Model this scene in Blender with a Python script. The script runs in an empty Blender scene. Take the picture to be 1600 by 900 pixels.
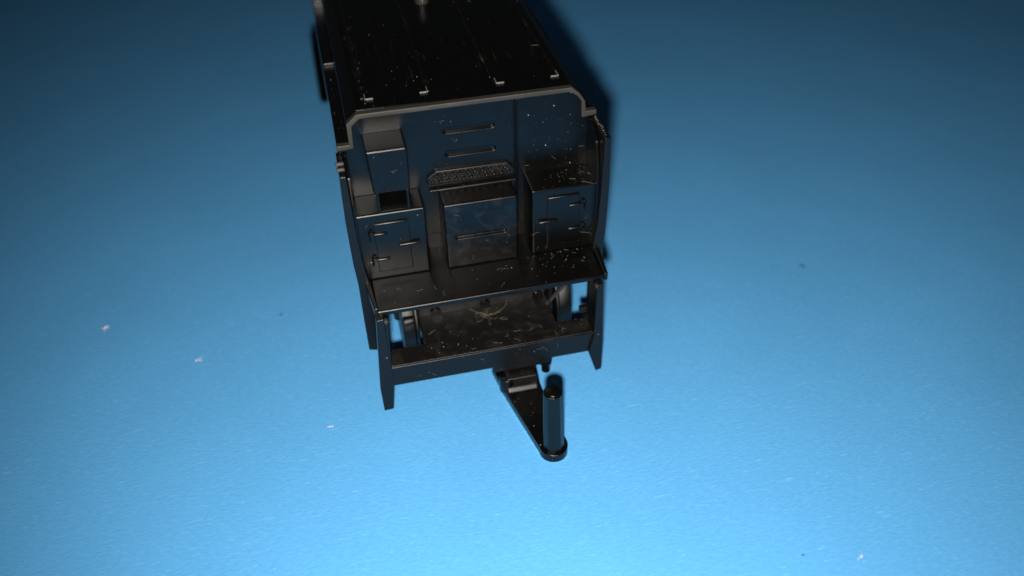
import bpy, bmesh, math, random
from mathutils import Vector, Matrix
random.seed(11)
S = 0.001                      # everything below is written in millimetres
C = bpy.context.scene.collection
sc = bpy.context.scene

# ------------------------------------------------------------------ camera
cam_data = bpy.data.cameras.new('camera')
cam = bpy.data.objects.new('camera', cam_data); C.objects.link(cam)
CP = Vector((-16.63, -97.61, 92.23))
RT = Vector((0.9730, -0.2302, -0.0167)); UP = Vector((0.1598, 0.6198, 0.7683)); FW = Vector((0.1665, 0.7503, -0.6398))
m = Matrix((RT, UP, -FW)).transposed().to_4x4(); m.translation = CP * S
cam.matrix_world = m
cam_data.sensor_width = 36.0; cam_data.lens = 36.0 * 1400 / 1600
cam_data.clip_start = 0.002; cam_data.clip_end = 10.0
cam_data.dof.use_dof = True
cam_data.dof.focus_distance = 0.114
cam_data.dof.aperture_fstop = 15.0
sc.camera = cam

# ------------------------------------------------------------------ light
w = bpy.data.worlds.new('World'); sc.world = w; w.use_nodes = True
w.node_tree.nodes['Background'].inputs['Color'].default_value = (0.8, 0.9, 1.0, 1)
w.node_tree.nodes['Background'].inputs['Strength'].default_value = 0.022
ld = bpy.data.lights.new('camera_flash', 'SPOT')
ld.energy = 1.5; ld.color = (1.0, 0.945, 0.87)
ld.spot_size = math.radians(108); ld.spot_blend = 1.0; ld.shadow_soft_size = 0.0024
lo = bpy.data.objects.new('camera_flash', ld); C.objects.link(lo)
mm = m @ Matrix.Rotation(math.radians(6), 4, 'X') @ Matrix.Rotation(math.radians(-5), 4, 'Y'); mm.translation = (CP + RT * -1.5 + UP * -11.5) * S
lo.matrix_world = mm
sc.view_settings.view_transform = 'Standard'; sc.view_settings.look = 'None'
sc.view_settings.exposure = 0.0; sc.view_settings.gamma = 1.0
sc.cycles.caustics_reflective = True
sc.cycles.blur_glossy = 0.3
sc.cycles.sample_clamp_indirect = 0.0
sc.cycles.max_bounces = 8

# ------------------------------------------------------------------ materials
def nt(name):
    mt = bpy.data.materials.new(name); mt.use_nodes = True
    n = mt.node_tree.nodes; l = mt.node_tree.links
    return mt, n, l, n['Principled BSDF']

def ramp(n, l, src, stops):
    r = n.new('ShaderNodeValToRGB'); e = r.color_ramp.elements
    while len(e) < len(stops): e.new(0.5)
    for q, (p, c) in zip(e, stops):
        q.position = p; q.color = (c, c, c, 1) if not isinstance(c, tuple) else (*c, 1)
    l.new(src, r.inputs['Fac']); return r

def plastic(name, base, r0, r1, bevel=0.2, speck=0.0, bump=0.12, smudge=0.0, ior=1.45, streak=0.0, spscale=900):
    mt, n, l, b = nt(name)
    tc = n.new('ShaderNodeTexCoord')
    no = n.new('ShaderNodeTexNoise'); no.inputs['Scale'].default_value = 180; no.inputs['Detail'].default_value = 5
    l.new(tc.outputs['Object'], no.inputs['Vector'])
    rr = n.new('ShaderNodeMapRange'); rr.inputs['From Min'].default_value = 0.3; rr.inputs['From Max'].default_value = 0.7
    rr.inputs['To Min'].default_value = r0; rr.inputs['To Max'].default_value = r1
    l.new(no.outputs['Fac'], rr.inputs['Value'])
    # fine settled dust: tiny dots, only in some places
    vo = n.new('ShaderNodeTexVoronoi'); vo.inputs['Scale'].default_value = spscale
    l.new(tc.outputs['Object'], vo.inputs['Vector'])
    vs = n.new('ShaderNodeSeparateColor'); l.new(vo.outputs['Color'], vs.inputs['Color'])
    sz = n.new('ShaderNodeMath'); sz.operation = 'MULTIPLY'; sz.inputs[1].default_value = 0.09
    pw = n.new('ShaderNodeMath'); pw.operation = 'POWER'; pw.inputs[1].default_value = 3.0
    l.new(vs.outputs['Red'], pw.inputs[0]); l.new(pw.outputs[0], sz.inputs[0])
    lt = n.new('ShaderNodeMath'); lt.operation = 'LESS_THAN'
    l.new(vo.outputs['Distance'], lt.inputs[0]); l.new(sz.outputs[0], lt.inputs[1])
    pk = n.new('ShaderNodeMath'); pk.operation = 'LESS_THAN'; pk.inputs[1].default_value = speck
    l.new(vs.outputs['Green'], pk.inputs[0])
    sp = n.new('ShaderNodeMath'); sp.operation = 'MULTIPLY'
    l.new(lt.outputs[0], sp.inputs[0]); l.new(pk.outputs[0], sp.inputs[1])
    # smeary film
    n2 = n.new('ShaderNodeTexNoise'); n2.inputs['Scale'].default_value = 330; n2.inputs['Detail'].default_value = 4
    n2.inputs['Distortion'].default_value = 1.6
    l.new(tc.outputs['Object'], n2.inputs['Vector'])
    sm = ramp(n, l, n2.outputs['Fac'], [(0.5, 0.0), (0.75, smudge)])
    mx = n.new('ShaderNodeMix'); mx.data_type = 'RGBA'
    mx.inputs['A'].default_value = (*base, 1); mx.inputs['B'].default_value = (0.30, 0.29, 0.27, 1)
    l.new(sm.outputs['Color'], mx.inputs['Factor'])
    if streak:
        mp = n.new('ShaderNodeMapping'); mp.inputs['Scale'].default_value = (1700, 130, 400)
        l.new(tc.outputs['Object'], mp.inputs['Vector'])
        ns = n.new('ShaderNodeTexNoise'); ns.inputs['Scale'].default_value = 1; ns.inputs['Detail'].default_value = 6; ns.inputs['Roughness'].default_value = .7
        l.new(mp.outputs['Vector'], ns.inputs['Vector'])
        st = ramp(n, l, ns.outputs['Fac'], [(0.58, 0.0), (0.80, streak)])
        mk = n.new('ShaderNodeTexNoise'); mk.inputs['Scale'].default_value = 110; l.new(tc.outputs['Object'], mk.inputs['Vector'])
        mr = ramp(n, l, mk.outputs['Fac'], [(0.45, 0.0), (0.65, 1.0)])
        mm_ = n.new('ShaderNodeMath'); mm_.operation = 'MULTIPLY'; l.new(st.outputs['Color'], mm_.inputs[0]); l.new(mr.outputs['Color'], mm_.inputs[1])
        mz = n.new('ShaderNodeMix'); mz.data_type = 'RGBA'; mz.inputs['B'].default_value = (0.16, 0.115, 0.07, 1)
        l.new(mx.outputs['Result'], mz.inputs['A']); l.new(mm_.outputs[0], mz.inputs['Factor']); mx = mz
    mx2 = n.new('ShaderNodeMix'); mx2.data_type = 'RGBA'; mx2.inputs['B'].default_value = (0.2, 0.19, 0.178, 1)
    l.new(sp.outputs[0], mx2.inputs['Factor']); l.new(mx.outputs['Result'], mx2.inputs['A'])
    df = n.new('ShaderNodeBsdfDiffuse'); gl = n.new('ShaderNodeBsdfAnisotropic'); gl.distribution = 'BECKMANN'
    fr = n.new('ShaderNodeFresnel'); fr.inputs['IOR'].default_value = ior
    ms = n.new('ShaderNodeMixShader'); l.new(fr.outputs['Fac'], ms.inputs['Fac'])
    l.new(df.outputs['BSDF'], ms.inputs[1]); l.new(gl.outputs['BSDF'], ms.inputs[2])
    l.new(ms.outputs['Shader'], n['Material Output'].inputs['Surface']); n.remove(b)
    l.new(mx2.outputs['Result'], df.inputs['Color'])
    rm = n.new('ShaderNodeMath'); rm.operation = 'MAXIMUM'
    s7 = n.new('ShaderNodeMath'); s7.operation = 'MULTIPLY'; s7.inputs[1].default_value = 0.8
    l.new(sp.outputs[0], s7.inputs[0]); l.new(s7.outputs[0], rm.inputs[0]); l.new(rr.outputs['Result'], rm.inputs[1])
    l.new(rm.outputs[0], gl.inputs['Roughness'])
    bv = n.new('ShaderNodeBevel'); bv.samples = 6; bv.inputs['Radius'].default_value = bevel * S
    n3 = n.new('ShaderNodeTexNoise'); n3.inputs['Scale'].default_value = 4200; n3.inputs['Detail'].default_value = 3
    l.new(tc.outputs['Object'], n3.inputs['Vector'])
    bp = n.new('ShaderNodeBump'); bp.inputs['Strength'].default_value = bump; bp.inputs['Distance'].default_value = 0.00003
    l.new(n3.outputs['Fac'], bp.inputs['Height']); l.new(bv.outputs['Normal'], bp.inputs['Normal'])
    for q in (df, gl, fr): l.new(bp.outputs['Normal'], q.inputs['Normal'])
    return mt

BLK = (0.0016, 0.0016, 0.0016)
M_SAT = plastic('satin_black_plastic', BLK, 0.32, 0.39, speck=0.25, smudge=0.003)
M_DUST = plastic('dusty_black_plastic', (0.0035, 0.0033, 0.0031), 0.34, 0.42, speck=0.55, smudge=0.03)
M_SMUDGE = plastic('smudged_black_plastic', BLK, 0.30, 0.40, speck=0.3, smudge=0.025)
M_ROOF = plastic('gloss_black_plastic', (0.001, 0.001, 0.001), 0.18, 0.25, speck=0.15, smudge=0.002, bevel=0.06, streak=0.25)
M_RIM = plastic('rough_moulded_edge', (0.026, 0.0235, 0.020), 0.42, 0.62, bevel=0.2, speck=0.8, bump=0.8, spscale=2600)
M_CLIP = plastic('bracket_glint_plastic', (0.085, 0.081, 0.076), 0.4, 0.6, speck=0.5)  # white glints of the roof brackets put into a paler base colour
M_SEAM = plastic('worn_roof_seam', (0.0025, 0.002, 0.0015), 0.25, 0.4, speck=0.8, bevel=0.06, streak=0.9)
M_EDGE = plastic('scuffed_sheet_edge', (0.0035, 0.0035, 0.0036), 0.32, 0.44, bevel=0.16, speck=0.6, bump=0.5)
M_WHEEL = plastic('dull_wheel_plastic', (0.003, 0.003, 0.003), 0.45, 0.55, speck=0.2)
M_FLOOR = plastic('dusty_floor_plastic', (0.0055, 0.005, 0.0046), 0.4, 0.55, speck=0.7, smudge=0.03, bump=0.5)

def simple(name, col, rough=0.7):
    mt, n, l, b = nt(name)
    tc = n.new('ShaderNodeTexCoord'); no = n.new('ShaderNodeTexNoise'); no.inputs['Scale'].default_value = 3000
    l.new(tc.outputs['Object'], no.inputs['Vector'])
    r = ramp(n, l, no.outputs['Fac'], [(0.3, tuple(c * 0.7 for c in col)), (0.7, col)])
    l.new(r.outputs['Color'], b.inputs['Base Color']); b.inputs['Roughness'].default_value = rough
    return mt
M_FLECK = simple('white_paper_fluff', (0.66, 0.62, 0.62))
M_DARKF = simple('dark_grit', (0.02, 0.05, 0.09))
M_LINT = simple('yellowish_fibre', (0.21, 0.168, 0.10), 0.5)
M_SPECK = simple('pale_dust', (0.10, 0.093, 0.086))

def card():
    mt, n, l, b = nt('blue_craft_card')
    tc = n.new('ShaderNodeTexCoord')
    mp = n.new('ShaderNodeMapping'); mp.inputs['Rotation'].default_value = (0, 0, math.radians(4)); mp.inputs['Scale'].default_value = (1150, 3000, 800)
    l.new(tc.outputs['Object'], mp.inputs['Vector'])
    gr = n.new('ShaderNodeTexNoise'); gr.inputs['Scale'].default_value = 1.0; gr.inputs['Detail'].default_value = 5; gr.inputs['Roughness'].default_value = 0.62; gr.inputs['Distortion'].default_value = 0.2
    l.new(mp.outputs['Vector'], gr.inputs['Vector'])
    mp2 = n.new('ShaderNodeMapping'); mp2.inputs['Rotation'].default_value = (0, 0, math.radians(7)); mp2.inputs['Scale'].default_value = (700, 4200, 900)
    l.new(tc.outputs['Object'], mp2.inputs['Vector'])
    fb = n.new('ShaderNodeTexNoise'); fb.inputs['Scale'].default_value = 1.0; fb.inputs['Detail'].default_value = 3; fb.inputs['Distortion'].default_value = 1.2
    l.new(mp2.outputs['Vector'], fb.inputs['Vector'])
    cl = n.new('ShaderNodeTexNoise'); cl.inputs['Scale'].default_value = 45; cl.inputs['Detail'].default_value = 3
    l.new(tc.outputs['Object'], cl.inputs['Vector'])
    r1 = ramp(n, l, gr.outputs['Fac'], [(0.25, (0.067, 0.276, 0.545)), (0.75, (0.089, 0.327, 0.625))])
    r2 = ramp(n, l, fb.outputs['Fac'], [(0.60, 0.0), (0.80, 0.36)])
    mx = n.new('ShaderNodeMix'); mx.data_type = 'RGBA'; mx.inputs['B'].default_value = (0.30, 0.52, 0.74, 1)
    l.new(r2.outputs['Color'], mx.inputs['Factor']); l.new(r1.outputs['Color'], mx.inputs['A'])
    r3 = ramp(n, l, cl.outputs['Fac'], [(0.3, 0.94), (0.7, 1.0)])
    mu = n.new('ShaderNodeMix'); mu.data_type = 'RGBA'; mu.blend_type = 'MULTIPLY'; mu.inputs['Factor'].default_value = 1.0
    l.new(mx.outputs['Result'], mu.inputs['A']); l.new(r3.outputs['Color'], mu.inputs['B'])
    l.new(mu.outputs['Result'], b.inputs['Base Color'])
    b.inputs['Roughness'].default_value = 0.8; b.inputs['Specular IOR Level'].default_value = 0.12
    bp = n.new('ShaderNodeBump'); bp.inputs['Strength'].default_value = 0.9; bp.inputs['Distance'].default_value = 0.00005
    l.new(gr.outputs['Fac'], bp.inputs['Height']); l.new(bp.outputs['Normal'], b.inputs['Normal'])
    return mt
M_CARD = card()

# ------------------------------------------------------------------ helpers
def link(name, bm, mat, parent=None, smooth=False):
    bmesh.ops.recalc_face_normals(bm, faces=bm.faces)
    me = bpy.data.meshes.new(name); bm.to_mesh(me); bm.free()
    for v in me.vertices: v.co *= S
    if smooth:
        for p in me.polygons: p.use_smooth = True
        try: me.set_sharp_from_angle(angle=math.radians(40))
        except Exception: pass
    me.materials.append(mat)
    o = bpy.data.objects.new(name, me); C.objects.link(o)
    if parent: o.parent = parent
    return o

def box(bm, x0, x1, y0, y1, z0, z1, bev=0.0, seg=2):
    vs = [bm.verts.new((x, y, z)) for x in (x0, x1) for y in (y0, y1) for z in (z0, z1)]
    fs = [(0, 1, 3, 2), (4, 6, 7, 5), (0, 4, 5, 1), (2, 3, 7, 6), (0, 2, 6, 4), (1, 5, 7, 3)]
    faces = [bm.faces.new([vs[i] for i in f]) for f in fs]
    if bev:
        es = list({e for f in faces for e in f.edges})
        bmesh.ops.bevel(bm, geom=es, offset=bev, segments=seg, affect='EDGES', profile=0.5)

def prism(bm, poly, axis, a0, a1, bev=0.0, offs=(0, 0)):
    """polygon in the plane across 'axis', from a0 to a1; order of the polygon's coordinates: the other two axes in x, y, z order"""
    def P(p, a, o=0):
        u, v = p
        return {'X': (a, u, v), 'Y': (u, a, v), 'Z': (u, v, a)}[axis]
    A = [bm.verts.new(P(p, a0)) for p in poly]; B = [bm.verts.new(P(p, a1)) for p in poly]
    k = len(poly); faces = [bm.faces.new(A), bm.faces.new(B[::-1])]
    for i in range(k):
        faces.append(bm.faces.new((A[i], B[i], B[(i + 1) % k], A[(i + 1) % k])))
    bmesh.ops.recalc_face_normals(bm, faces=faces)
    if bev:
        es = list({e for f in faces for e in f.edges})
        bmesh.ops.bevel(bm, geom=es, offset=bev, segments=3, affect='EDGES', profile=0.5)

def cyl(bm, p0, p1, r0, r1=None, n=20, cap=0.0):
    r1 = r0 if r1 is None else r1
    p0 = Vector(p0); p1 = Vector(p1); d = (p1 - p0).normalized()
    a = d.orthogonal().normalized(); b = d.cross(a)
    prof = [(p0, r0), (p1, r1)]
    if cap:
        prof = [(p0, r0 - cap), (p0 + d * cap * .3, r0 - cap * .3), (p0 + d * cap, r0), (p1 - d * cap, r1), (p1 - d * cap * .3, r1 - cap * .3), (p1, r1 - cap)]
    rings = [[bm.verts.new(p + (a * math.cos(t) + b * math.sin(t)) * r) for t in [2 * math.pi * i / n for i in range(n)]] for p, r in prof]
    bm.faces.new(rings[0][::-1]); bm.faces.new(rings[-1])
    for q, s in zip(rings, rings[1:]):
        for i in range(n): bm.faces.new((q[i], q[(i + 1) % n], s[(i + 1) % n], s[i]))

def tube(bm, pts, r, n=5):
    pts = [Vector(p) for p in pts]; prev = None
    for i, p in enumerate(pts):
        d = (pts[min(i + 1, len(pts) - 1)] - pts[max(i - 1, 0)]).normalized()
        a = d.cross(Vector((0.3, 0.2, 1))).normalized(); b = d.cross(a)
        ring = [bm.verts.new(p + (a * math.cos(t) + b * math.sin(t)) * r) for t in [2 * math.pi * k / n for k in range(n)]]
        if prev is None: bm.faces.new(ring[::-1])
        else:
            for k in range(n): bm.faces.new((prev[k], prev[(k + 1) % n], ring[(k + 1) % n], ring[k]))
        prev = ring
    bm.faces.new(prev)

def capsule(x0, x1, z, h, n=8):
    r = h / 2; out = []
    for i in range(n + 1):
        t = -math.pi / 2 + math.pi * i / n; out.append((x1 - r + r * math.cos(t), z + r * math.sin(t)))
    for i in range(n + 1):
        t = math.pi / 2 + math.pi * i / n; out.append((x0 + r + r * math.cos(t), z + r * math.sin(t)))
    return out

def cut(o, bms):
    """cut solids (bmeshes in mm) out of an object"""
    for bm in bms:
        c = link('cutter', bm, M_SAT)
        md = o.modifiers.new('cut', 'BOOLEAN'); md.operation = 'DIFFERENCE'; md.solver = 'EXACT'; md.object = c
        bpy.context.view_layer.update()
        dg = bpy.context.evaluated_depsgraph_get()
        me = bpy.data.meshes.new_from_object(o.evaluated_get(dg))
        o.modifiers.clear(); o.data = me
        cm = c.data; bpy.data.objects.remove(c); bpy.data.meshes.remove(cm)
    return o

def solid(fn, *a, **k):
    bm = bmesh.new(); fn(bm, *a, **k); return bm

def part(name, mat, parent, fn, *a, smooth=False, **k):
    bm = bmesh.new(); fn(bm, *a, **k); return link(name, bm, mat, parent, smooth)

# ------------------------------------------------------------------ setting: the sheet of blue card
bm = bmesh.new()
box(bm, -600, 600, -500, 900, -2.0, 0.0)
ground = link('card_surface', bm, M_CARD); ground['kind'] = 'structure'

# ------------------------------------------------------------------ the tender
T = bpy.data.objects.new('model_tender', None); C.objects.link(T); T.empty_display_size = 0.01
T['label'] = 'black plastic model locomotive tender standing on blue card, its cab end with lockers facing forward'
T['category'] = 'model tender'

SH = [(16.5, 35.75), (15.0, 35.75), (15.0, 37.9), (14.4, 39.1), (13.35, 39.85)]
sect = [(16.5, 14.6)] + SH + [(-13.6, 39.85), (-14.95, 38.75)] + [(-15.0, 35.75), (-16.5, 35.75), (-16.5, 14.6)]
part('tank_body', M_SAT, T, prism, sect, 'Y', 0.6, 96)

# roof panels with raised seams and corner fillets
roof = part('roof', M_ROOF, T, prism, [(-13.5, 39.83), (13.2, 39.83), (13.2, 39.93), (-13.5, 39.93)], 'Y', 0.9, 95.5)
bm = bmesh.new()
for x in (-12.55, -4.3, 4.05, 12.35):
    prism(bm, [(x - .22, 39.92), (x + .22, 39.92), (x + .10, 40.05), (x - .10, 40.05)], 'Y', 3.6, 94)
link('seam', bm, M_SEAM, roof)
for x, s in ((-12.2, 1), (-4.45, -1), (4.3, 1), (12.35, -1)):
    bm = bmesh.new()
    box(bm, x - .08, x + .08, 3.1, 4.5, 39.94, 40.2, .04, 1)
    box(bm, min(x + .09 * s, x + 1.0 * s), max(x + .09 * s, x + 1.0 * s), 3.05, 3.25, 39.94, 40.18, .04, 1)
    link('corner_bracket', bm, M_CLIP, roof)
part('filler_boss', M_RIM, T, cyl, (-0.75, 31.5, 39.9), (-0.75, 31.5, 42.4), 1.05, 1.0, 20, .12, smooth=True)
# ledge covers along the shoulders
for s in (-1, 1):
    a, b = sorted((s * 15.05, s * 16.45))
    part('shoulder_cover', M_SAT, T, box, a, b, 22.9, 43.4, 35.76, 36.1)
    part('shoulder_block', M_EDGE, T, box, a, b, 43.5, 60, 35.76, 37.3)

# rim round the front of the tank (rough edge of the moulding)
outer = [(-16.52, 35.35), (-16.52, 36.02), (-14.97, 36.02), (-14.97, 38.82), (-13.66, 39.97), (13.2, 39.97), (14.25, 39.0), (14.95, 37.9), (15.1, 36.42), (16.5, 36.42), (16.5, 35.8), (14.6, 35.6), (14.5, 37.9), (13.9, 38.75), (13.0, 39.4), (-13.35, 39.4), (-14.4, 38.5), (-14.5, 35.5)]
part('front_rim', M_RIM, T, prism, outer, 'Y', -0.3, 0.58)

# bulkhead with two pressed slots
bh = part('bulkhead', M_SAT, T, prism, [(-16.3, 20.6), (16.3, 20.6), (16.3, 35.7), (14.9, 35.8), (14.8, 38.4), (13.2, 39.5), (-13.4, 39.5), (-14.7, 38.5), (-14.8, 35.8), (-16.3, 35.7)], 'Y', 0.2, 1.6)
cut(bh, [solid(prism, capsule(-3.35, 3.3, 35.95, .8), 'Y', -.5, 0.75),
         solid(prism, capsule(-3.25, 3.35, 32.62, .8), 'Y', -.5, 0.75),
         solid(box, 5.75, 6.0, -.5, 0.5, 21, 39.6)])
part('bulkhead_seam', M_SAT, T, box, 6.08, 6.30, 0.02, 0.3, 20.7, 39.15, .05, 1)
part('lower_back_wall', M_SAT, T, box, -15.2, 15.2, 1.9, 2.5, 16.5, 20.9)

# tread plate with studs
tp = part('tread_plate', M_DUST, T, prism, [(-5.9, 28.6), (-5.9, 29.7), (-4.6, 30.6), (4.7, 30.5), (5.6, 29.6), (5.6, 28.6)], 'Y', -0.3, 0.35, .15)
bm = bmesh.new()
for i in range(11):
    x = -4.9 + i * 1.0
    cyl(bm, (x - .25, -.75, 29.2), (x - .25, -.22, 29.15), .16, .27, 8)
    if i < 10: cyl(bm, (x + .25, -.75, 30.0), (x + .25, -.22, 29.95), .16, .27, 8)
link('stud', bm, M_DUST, tp, True)['kind'] = 'stuff'
part('ledge_strip', M_DUST, T, box, -5.75, 5.7, -1.0, .3, 27.95, 28.25, .08)

# lockers either side, the chest between them
def locker(x0, x1):
    return part('locker', M_SAT, T, box, x0, x1, -4.38, 0.3, 18.0, 28.2, .24, 3)
def door_kit(L, dx0, dx1, dz0, dz1, hx, hdir, hz, lat, worn):
    part('door', M_SAT, L, box, dx0, dx1, -4.52, -4.3, dz0, dz1, .05)
    part('door_rail', M_EDGE, L, cyl, (dx0 + .1, -4.5, dz1 - .12), (dx1 - .1, -4.5, dz1 - .12), .17, .17, 10, .05, smooth=True)
    for z in hz:
        h = part('hinge', M_EDGE, L, cyl, (hx, -4.62, z), (hx + 1.75 * hdir, -4.62, z - .02), .2, .17, 10, .06, smooth=True)
        bm = bmesh.new()
        tube(bm, [(hx - .05 * hdir, -4.55, z + .45), (hx - .28 * hdir, -4.75, z + .5), (hx - .48 * hdir, -4.7, z + .3), (hx - .5 * hdir, -4.6, z - .4), (hx - .48 * hdir, -4.5, z - .9)], .14, 8)
        link('knuckle', bm, M_EDGE, L, True)
    part('latch', M_EDGE, L, cyl, (lat[0], -4.68, lat[2]), (lat[1], -4.68, lat[2] + .02), .2, .2, 10, .07, smooth=True)
L1 = locker(-15.95, -6.92); L1['label'] = 'left locker with door hinges on its left side'
door_kit(L1, -13.6, -9.15, 19.2, 26.85, -13.75, 1, (25.3, 21.3), (-10.7, -7.95, 23.2), 0)
L2 = locker(6.95, 16.1); L2['label'] = 'dusty right locker with door hinges on its right side'
door_kit(L2, 9.0, 13.35, 19.5, 26.95, 13.65, -1, (25.35, 21.6), (7.85, 10.35, 23.3), 1)
ch = part('chest', M_SMUDGE, T, box, -4.6, 5.0, -4.58, 0.3, 18.0, 28.08, .24, 3)
cut(ch, [solid(prism, capsule(-3.35, 3.5, 22.88, .62), 'Y', -5.2, -4.1)])
# tall cupboard standing on the left locker
cb = part('cupboard', M_SAT, T, prism, [(-13.35, 37.0), (-13.0, 31.0), (-8.45, 31.0), (-8.38, 37.0)], 'Y', -4.2, 0.3, .24)
for x in (-12.55, -8.85):
    part('foot', M_SAT, cb, box, x - .16, x + .16, -4.1, -3.5, 28.2, 31.1)

part('gap_shade_wedge', M_ROOF, cb, prism, [(-3.95, 28.22), (.25, 30.9), (.25, 28.1), (-3.95, 28.1)], 'X', -12.65, -8.6)  # added black ramp, shaped to keep the gap under the cupboard in dark shade

# side sheets
def sheet(s, zt):
    prof = [(16.75, zt), (16.92, 28.5), (16.82, 22), (16.6, 18.5), (16.6, 16.6), (15.05, 16.6), (15.2, 19), (15.6, 22.5), (15.85, 27.5), (16.0, zt)]
    o = part('side_sheet', M_EDGE, T, prism, [(s * a, b) for a, b in prof], 'Y', -5.7, 0.15, .1)
    part('valance', M_EDGE, o, prism, [(s * a, b) for a, b in [(16.6, 12), (16.55, 7.0), (15.1, 6.6), (15.05, 15.5), (15.05, 16.9), (16.6, 16.9)]], 'Y', -5.69, -4.1)
    # inner liner and the beading behind the edge
    a, b = sorted((s * 15.5, s * 15.86))
    part('liner', M_SAT, o, prism, [(-4.9, 20), (-4.7, 30), (-3.6, zt - 1.6), (-1.2, zt + .1), (0.15, zt + .1), (0.15, 20)], 'X', a, b, .05)
    lp = [(15.3, -4.3), (16.15, -4.3), (15.45, -11.3), (14.95, -11.25)] if s > 0 else [(-15.1, -4.3), (-15.9, -4.3), (-15.15, -10.9), (-14.65, -10.9)]
    part('shelf_lip', M_SAT, o, prism, lp, 'Z', 17.3, 18.5, .12)
    return o
sl = sheet(-1, 35.0); sr = sheet(1, 35.4)
for z in (36.25, 35.45):
    part('knob', M_RIM, sl, cyl, (-17.0, -4.7, z), (-16.0, -4.7, z), .27, .27, 10, .08, smooth=True)
bm = bmesh.new()
for i in range(9):
    y = -0.5 - i * .55; r = random.uniform(.12, .26)
    cyl(bm, (16.3, y, 35.3), (16.3 + random.uniform(-.1, .2), y, 35.5 + random.uniform(0, .25)), r, r * .6, 7)
link('ragged_edge', bm, M_RIM, sr, True)

# shelf, floor, beam
part('shelf', M_SAT, T, box, -14.9, 15.1, -11.05, 2.0, 17.25, 18.04, .22, 3)
fl = part('floor_plate', M_FLOOR, T, box, -14.45, 14.85, -11.3, -1.4, 7.7, 8.5)
cut(fl, [solid(box, -13.65, -9.1, -8.05, 0, 6, 10), solid(box, 9.45, 13.5, -8.25, 0, 6, 10), solid(box, 13.4, 14.35, -7.5, -6.3, 6, 10), solid(box, 13.4, 16, -5.5, 0, 6, 10)])
part('front_beam', M_EDGE, T, box, -14.6, 14.6, -11.55, -11.0, 5.1, 8.45, .1)
bw = part('back_wall', M_FLOOR, T, box, -9.0, 9.3, -2.2, -1.5, 7.6, 17.2)
for x in (-6.6, .5, 8.2):
    part('peg', M_ROOF, bw, cyl, (x, -2.7, 8.9), (x, -2.2, 8.9), .75, .75, 16, smooth=True)
part('strut', M_RIM, T, tube, [(9.2, -4.0, 8.45), (11.3, -6.0, 13.4), (12.9, -7.5, 17.2)], .28, 8)
part('gusset', M_SAT, T, box, 9.35, 9.9, -4.6, -1.5, 5.0, 12.0)

# step legs at the front corners
def leg(front, post, ribtop):
    o = part('step_leg', M_EDGE, T, prism, front, 'Y', -12.0, -10.9, .1)
    part('post', M_EDGE, o, prism, post, 'Y', -11.85, -8.6, .16)
    part('knob', M_RIM, o, cyl, ribtop, (ribtop[0], ribtop[1] + .7, ribtop[2]), .3, .3, 12, .08, smooth=True)
    return o
leg([(-15.15, 17.4), (-14.2, 17.5), (-14.1, 5.2), (-14.55, 1.2), (-15.85, 1.1), (-15.95, 5.2)],
    [(-14.2, 17.1), (-13.65, 16.9), (-14.05, 8.4), (-14.15, 5.4), (-14.6, 5.4), (-14.45, 9)], (-13.95, -11.95, 16.85))
leg([(14.7, 17.3), (13.85, 17.3), (13.7, 8), (13.1, 5.3), (14.3, 1.4), (15.15, 1.7), (15.15, 6)],
    [(14.1, 17.0), (13.75, 17.0), (13.8, 9), (14.0, 5.4), (14.3, 5.4)], (13.95, -11.95, 16.9))

# wheels, axles, outside frames
def wheel(x0, x1, y):
    s = 1 if x0 > 0 else -1
    o = part('wheel', M_WHEEL, T, cyl, (x0, y, 7.0), (x1, y, 7.0), 6.7, 6.7, 48, .25, smooth=True)
    part('flange', M_WHEEL, o, cyl, (min(x0, x1, key=abs) - s * .45, y, 7.0), (min(x0, x1, key=abs), y, 7.0), 7.0, 7.0, 48, .15, smooth=True)
    part('hub', M_EDGE, o, cyl, (max(x0, x1, key=abs), y, 7.0), (max(x0, x1, key=abs) + s * .7, y, 7.0), 1.6, 1.3, 20, .1, smooth=True)
    return o
for y in (1.6, 32, 62):
    wheel(-11.6, -9.8, y); wheel(10.8, 12.7, y)
    part('axle', M_SAT, T, cyl, (-9.8, y, 7), (10.8, y, 7), 1.1, 1.1, 16, smooth=True)
for s in (-1, 1):
    a, b = sorted((s * 15.4, s * 16.4))
    part('side_frame', M_SAT, T, prism, [(8.0, 14.7), (8.0, 9), (18, 5), (93, 5), (96, 14.7)], 'X', a, b)
    a, b = sorted((s * 16.4, s * 18.2))
    part('axle_box', M_ROOF, T, prism, [(70, 6), (74, 3.5), (90, 3.5), (95, 7), (92, 12), (84, 12.8), (75, 11)], 'X', a, b, .9)
part('spring_hanger', M_WHEEL, T, cyl, (-11.4, -4.9, 10.2), (-9.9, -4.9, 10.4), .75, .6, 14, .2, smooth=True)

# drawbar hinged under the beam, its tip resting on the card
pl = [(0.1, -7.5), (0.75, -12.0), (3.04, -23.5)]
cx, cy, R_ = 4.9, -23.6, 1.87
for i in range(13):
    t = math.pi * (1.03 + 0.97 * i / 12); pl.append((cx + R_ * math.cos(t), cy + R_ * math.sin(t)))
pl += [(6.2, -19.0), (6.0, -12.5), (6.5, -7.5)]
db = part('drawbar', M_SAT, T, prism, pl, 'Z', 0.03, 1.35, .1)
part('pin', M_SAT, db, cyl, (cx, cy - .05, 1.3), (cx - .25, cy - .1, 11.5), 1.42, 1.24, 10, .12)
part('pin_cap', M_SAT, db, cyl, (cx - .25, cy - .1, 11.45), (cx - .25, cy - .1, 11.62), .95, .9, 24, .05, smooth=True)
part('hinge_block', M_DUST, db, prism, [(-13.3, 1.3), (-12.75, 1.8), (-12.5, 2.4), (-12.5, 3.3), (-7.0, 3.3), (-7.0, 1.3)], 'X', 1.3, 5.6, .2)
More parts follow.
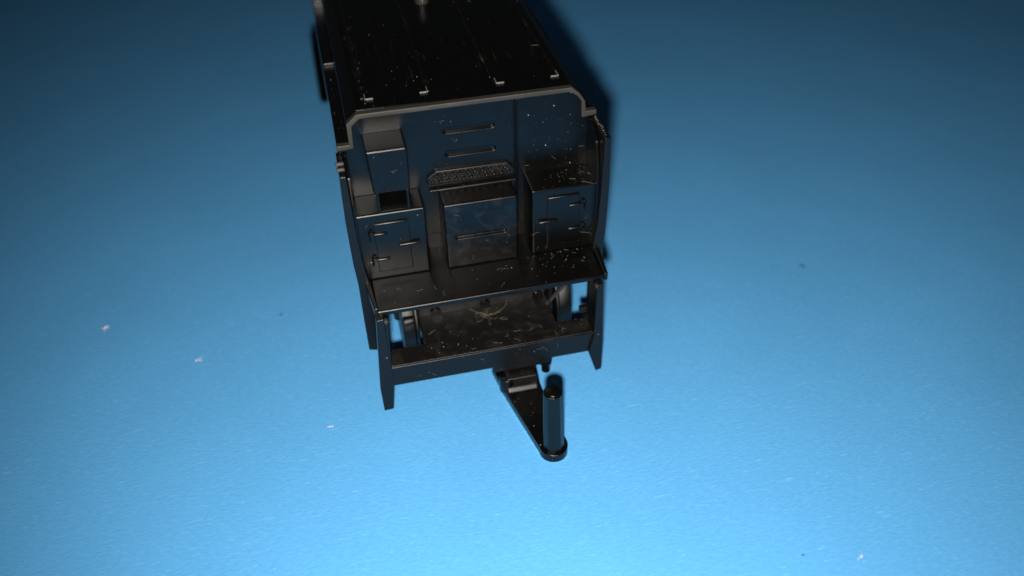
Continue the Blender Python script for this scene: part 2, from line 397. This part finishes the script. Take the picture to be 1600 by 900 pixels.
part('hinge_lobe', M_SAT, db, cyl, (1.5, -11.6, .6), (1.5, -11.6, 3.2), 1.15, 1.15, 24, .15, smooth=True)
part('hinge_arm', M_SAT, T, box, 6.5, 8.1, -10.95, -9.0, 3.1, 4.2, .2)
part('hinge_plate', M_EDGE, T, box, -.4, 8.1, -11.2, -5, 3.75, 5.2, .18)
part('hanging_peg', M_SAT, T, cyl, (7.4, -10.3, 1.6), (7.4, -10.3, 3.8), .62, .62, 16, .12, smooth=True)

# ------------------------------------------------------------------ lint, fluff and dust
def thing(o, label, cat, group=None):
    o['label'] = label; o['category'] = cat
    if group: o['group'] = group
bm = bmesh.new(); random.seed(5)
def fibre(bm, p, L, r, curl=1.0, flat=.25, k=7):
    a = random.uniform(0, 6.28); q = Vector(p); pts = [q.copy()]
    for i in range(k):
        a += random.uniform(-.9, .9) * curl
        q = q + Vector((math.cos(a), math.sin(a), random.uniform(-flat, flat))) * (L / k); pts.append(q.copy())
    zmin = p[2]
    for v in pts: v.z = max(v.z, zmin)
    tube(bm, pts, r, 4)
for i in range(11):
    fibre(bm, (random.gauss(0.1, .35), random.gauss(-4.4, .3), 8.56 + random.random() * .25), random.uniform(0.9, 2.3), .011, 1.1)
tube(bm, [(0, -4.4, 8.6), (1.5, -4.5, 8.65), (2.6, -4.1, 8.9), (3.4, -3.4, 9.1), (3.6, -2.7, 9.6)], .013, 4)
tube(bm, [(0, -4.4, 8.6), (-1.2, -3.8, 9.0), (-1.9, -3.3, 9.3)], .013, 4)
o = link('lint_tuft', bm, M_LINT); thing(o, 'tangled yellowish lint tuft lying on the black floor plate under the shelf', 'lint')

def blob(bm, c, r, sq=.6):
    d = bmesh.ops.create_icosphere(bm, subdivisions=1, radius=r)
    rot = Matrix.Rotation(random.uniform(0, 6.28), 3, Vector((random.random(), random.random(), random.random() + .1)).normalized())
    for v in d['verts']:
        q = Vector((v.co.x * random.uniform(.7, 1.5), v.co.y * random.uniform(.6, 1.1), v.co.z * random.uniform(.5, 1.0)))
        v.co = Vector(c) + rot @ q
def fluff(name, x, y, r, mat, label, cat, fib=6):
    bm = bmesh.new()
    for i in range(7):
        blob(bm, (x + random.gauss(0, r * .55), y + random.gauss(0, r * .3), r * .28 + .02), r * random.uniform(.2, .36))
    for i in range(fib):
        fibre(bm, (x + random.gauss(0, r * .3), y + random.gauss(0, r * .3), .05), r * random.uniform(1.2, 2.6), .035, .7, .1, 5)
    o = link(name, bm, mat); thing(o, label, cat, 'specks on the blue card'); return o
fluff('paper_fleck', -55.57, 16.87, .42, M_FLECK, 'white fleck on the card, farther from the tender than any other', 'fleck')
fluff('paper_fleck', -41.41, 5.86, .34, M_FLECK, 'middle one of the three white flecks in a row left of the tender', 'fleck', 4)
fluff('paper_fleck', -23.35, -12.07, .26, M_FLECK, 'white fleck on blue card just left of the tender step leg', 'fleck', 2)
fluff('paper_fleck', 35.75, -47.7, .26, M_FLECK, 'white fleck on blue card near the bottom right corner of the photo', 'fleck', 3)
fluff('grit_speck', 54.87, 4.23, .34, M_DARKF, 'dark speck on blue card far to the right of the tender', 'speck', 4)
fluff('grit_speck', -29.03, 13.14, .26, M_DARKF, 'faint dark speck on blue card left of the tender, behind the white flecks', 'speck', 2)
fluff('grit_speck', 29.24, -45.9, .17, M_DARKF, 'tiny dark speck on blue card at lower right, beside a white fleck', 'speck', 0)

bm = bmesh.new(); random.seed(23)
def scatter(nb, fx, size=(.035, .085), nf=0, fl=(.5, 1.3)):
    for i in range(nb): blob(bm, fx(), random.choice((.7, .7, .8, 1.2)) * random.uniform(*size) * .85)
    for i in range(nf): fibre(bm, fx(), random.uniform(*fl), .017, .7, .03, 5)
U = random.uniform
scatter(34, lambda: (min(15.6, max(7.2, random.gauss(12.6, 2.2))), U(-4.2, 0), 28.24), nf=6)                      # right locker top
scatter(46, lambda: (U(2, 14.5), max(-10.8, min(-4.8, random.gauss(-6.6, 1.4))), 18.08), nf=6)                     # shelf, right
scatter(16, lambda: (U(-14, 3), U(-10.8, -5), 18.08), nf=5)                                                        # shelf, left
scatter(40, lambda: (U(-13, 13.5), U(-11.2, -8.4), 8.54), nf=8)                                                   # floor front
scatter(20, lambda: (U(-8.5, 9), U(-8, -3), 8.54), nf=5)
scatter(40, lambda: (U(6.8, 15), .17, U(28.6, 38.8)), (.03, .08), nf=3)                                            # bulkhead right
scatter(18, lambda: (U(-8, 5.5), .17, U(31, 38.8)), (.03, .07), nf=3)
scatter(26, lambda: (U(7.2, 15.4), -4.42, U(18.4, 24)), (.03, .08), nf=9)                                          # right locker front
scatter(16, lambda: (U(-4.3, 4.8), -4.62, U(18.4, 27.5)), (.03, .07), nf=3)
scatter(12, lambda: (U(-15.5, -7.2), -4.42, U(18.4, 28)), (.03, .06), nf=6)
scatter(10, lambda: (U(-13, -8.6), -4.24, U(31.3, 36.5)), (.03, .07), nf=2)
scatter(40, lambda: (random.choice((-12.4, -4.3, 4.1, 12.3)) + random.gauss(0, .5), U(3, 34), 40.0), (.02, .06), nf=1)   # roof along seams
scatter(26, lambda: (U(-13, 13), U(1.4, 34), 39.97), (.02, .06), nf=1)
scatter(34, lambda: (-12.3 + random.gauss(0, .25), U(3, 26), 40.03), (.02, .07))
scatter(12, lambda: (U(-16.2, -15.2), U(2, 30), 35.85), (.03, .07))
scatter(26, lambda: (U(-14, 14), -11.6, U(5.4, 8.2)), (.03, .07), nf=6)                                            # beam
scatter(8, lambda: (U(1, 5), U(-20, -13), 1.38), (.04, .09))
scatter(6, lambda: (-6.2 + random.gauss(0, 1.5), U(4, 12), 40.0), (.05, .10))
o = link('dust', bm, M_SPECK); o['kind'] = 'stuff'
